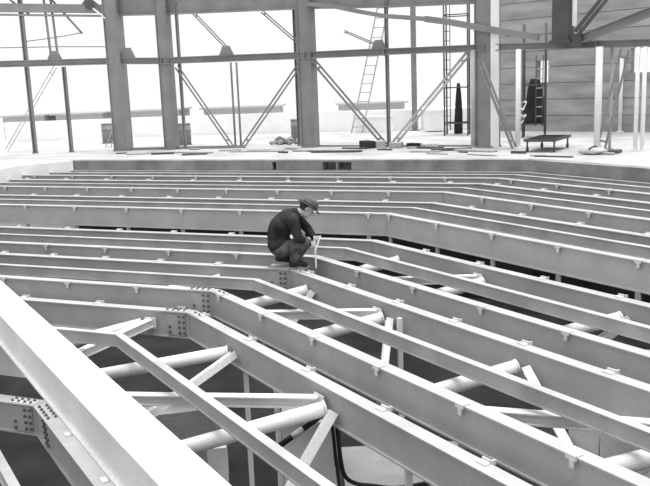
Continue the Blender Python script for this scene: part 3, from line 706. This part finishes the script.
bd.ell(J['pel'], (.13, .155, .12)); bd.chain([(J['pel'], .12), (J['lum'], .115), (J['mid'], .125), (J['che'], .125), (J['nec'], .062)])
bd.ell(J['che'], (.11, .165, .12))
bd.chain([(J['nec'], .06), (Hd(-.02, 0, -.06), .055)])
bd.ell(Hd(-.012, 0, .03), (.098, .076, .095), TILT); bd.ell(Hd(.02, 0, -.045), (.068, .058, .075), TILT)     # skull, jaw
bd.ell(Hd(.052, 0, -.092), (.026, .026, .018), TILT)                                                             # chin
bd.cap(Hd(.080, 0, .012), Hd(.104, 0, -.022), .009, .014)                                                        # nose
bd.cap(Hd(.075, -.028, .026), Hd(.075, .028, .026), .012, .012)                                                  # brow
bd.cap(Hd(.083, -.018, -.055), Hd(.083, .018, -.055), .0085, .0085)                                              # lips
for sg in (-1, 1):
    bd.ell(Hd(-.012, sg*.078, -.004), (.018, .009, .031), TILT)                                                  # ears
    bd.ell(Hd(.045, sg*.045, -.025), (.03, .02, .025), TILT)                                                     # cheeks
for a in 'RL':
    bd.chain([(J['sh'+a], .058), (J['el'+a], .043), (J['wr'+a], .028)])
    bd.chain([(J['hi'+a], .088), (J['kn'+a], .062), (J['an'+a], .042)])
# hands: palm, four fingers closing on the rule, thumb from the side of the palm
def hand(s, wr, fwd, side, upd, spread=.017):
    fwd = fwd.normalized(); side = side.normalized(); upd = upd.normalized()
    s.cap(wr, wr+fwd*.03, .026, .027)
    for k in range(4):
        b0 = wr+fwd*.075+side*(k-1.5)*.0195
        s.cap(wr+fwd*.02+side*(k-1.5)*.011, b0, .015, .0125)
        ln = (.040, .046, .043, .033)[k]
        p1 = b0+(fwd*.9-upd*.35).normalized()*ln; p2 = p1+(fwd*.35-upd*.9).normalized()*ln*.7; p3 = p2+(-fwd*.35-upd*.8).normalized()*ln*.5
        s.cap(b0, p1, .0105, .0095); s.cap(p1, p2, .0095, .0088); s.cap(p2, p3, .0088, .008)
    t0 = wr+fwd*.025-side*.026; t1 = t0+(fwd*.6-side*.7-upd*.3).normalized()*.042; t2 = t1+(fwd*.9-upd*.5+side*.1).normalized()*.034
    s.cap(t0, t1, .0145, .012); s.cap(t1, t2, .0115, .0095)
hand(bd, J['wrR'], Vector((.75, .55, -.25)), Vector((.1, .3, .95)), Vector((-.55, .8, -.1))*-1)
hand(bd, J['wrL'], Vector((.45, -.75, .05)), Vector((.5, .3, .8)), Vector((-.8, -.4, .3))*-1)
body = bd.fuse('body', .0055, SKIN, man, 2)
# jacket, trousers
jk = SD()
jk.ell(J['pel']+Vector((-.015, 0, .03)), (.155, .185, .14)); jk.chain([(J['pel']+Vector((0, 0, .04)), .145), (J['lum'], .148), (J['mid'], .15), (J['che'], .142), (J['nec']+Vector((-.02, 0, -.015)), .085)])
jk.ell(J['mid'], (.145, .19, .14)); jk.ell(J['che'], (.135, .19, .13))
for a in 'RL':
    wj = J['el'+a].lerp(J['wr'+a], .93)
    jk.chain([(J['sh'+a], .078), (J['sh'+a].lerp(J['el'+a], .5), .068), (J['el'+a], .061), (wj, .044)])
    jk.cap(J['nec']+Vector((-.03, 0, -.03)), J['sh'+a], .075, .075)
jacket = jk.fuse('jacket', .009, JACKET, man, 5)
cl_ = SD()
for k in range(14):
    a0, a1 = R_(60+k*17.1), R_(60+(k+1)*17.1)
    f_ = lambda a: J['nec']+Matrix.Rotation(R_(38), 3, 'Y')@Vector((.075*math.cos(a), .075*math.sin(a), .01))
    cl_.cap(f_(a0), f_(a1), .018, .018)
cl_.fuse('collar', .006, JACKET, jacket, 2)
ts = SD()
ts.ell(J['pel']+Vector((0, 0, -.02)), (.145, .17, .12))
for a in 'RL':
    ts.chain([(J['hi'+a], .105), (J['hi'+a].lerp(J['kn'+a], .6), .09), (J['kn'+a], .076), (J['kn'+a].lerp(J['an'+a], .45), .074), (J['an'+a]+Vector((.005, 0, .03)), .066)])
ts.fuse('trousers', .009, TROUS, man, 4)
# boots
def boot(an, toe, heel, nm='boot'):
    s = SD(); s.cap(an+Vector((0, 0, .03)), heel, .047, .040); s.cap(heel, an.lerp(toe, .55), .040, .043); s.cap(an.lerp(toe, .5), toe, .043, .036); s.cap(an, an.lerp(toe, .6), .045, .040)
    b_ = s.fuse(nm, .006, SHOE, man, 3); return b_
boot(J['anR'], V(.20, -.115, .037), V(.02, -.098, .042)); boot(J['anL'], V(.02, .10, .037), V(-.165, .085, .085))
# hat: crown, band and brim
def lathe(prof, n, c, rot, sx=1.0, sy=1.0, wave=0.0):
    vs = []; fs = []
    for r_, z in prof:
        for i in range(n):
            a = 2*math.pi*i/n
            vs.append(c+rot@Vector((r_*sx*math.cos(a), r_*sy*math.sin(a), z+wave*r_*math.cos(2*a))))
    for j in range(len(prof)-1):
        for i in range(n): fs.append((j*n+i, j*n+(i+1) % n, (j+1)*n+(i+1) % n, (j+1)*n+i))
    return MB().add(vs, fs, True)
hc = Hd(-.004, 0, .052)
HT = Matrix.Rotation(R_(36), 3, 'Y')
hat = lathe([(.094, 0), (.092, .03), (.086, .07), (.078, .095), (.055, .104), (.03, .098), (.001, .094)], 28, hc, HT, 1.10, .92).build('hat', HATB, man)
crown2 = lathe([(.0985, .002), (.0975, .032), (.093, .033), (.093, .001)], 28, hc, HT, 1.10, .92).build('hat_band', HATM, hat)
brim = lathe([(.088, .010), (.115, .004), (.150, -.006), (.151, -.012), (.115, -.004), (.088, -.001), (.088, .010)], 32, hc, HT, 1.10, .95, -.10).build('hat_brim', HATM, hat)
hr = SD(); hr.ell(Hd(-.035, 0, .02), (.088, .0815, .085), TILT); hr.fuse('hair', .006, HAIR, man, 2)
for sg in (-1, 1):
    e_ = SD(); e_.ell(Hd(.081, sg*.029, .006), (.008, .012, .006), TILT); e_.fuse('eye', .0025, HAIR, body, 1)
# folding rule
th = thing('folding_rule', V(.335, -.06, -.02), 'white folding rule held upright by the crouching man', 'ruler')
MB().bar(V(.335, -.075, -.02), V(.325, -.075, .40), .022, .007, (0, 1, 0)).build('leg', WHITE, th)
MB().bar(V(.33, -.07, .20), V(.405, -.045, .395), .022, .007, (0, 1, 0)).build('leg', WHITE, th)
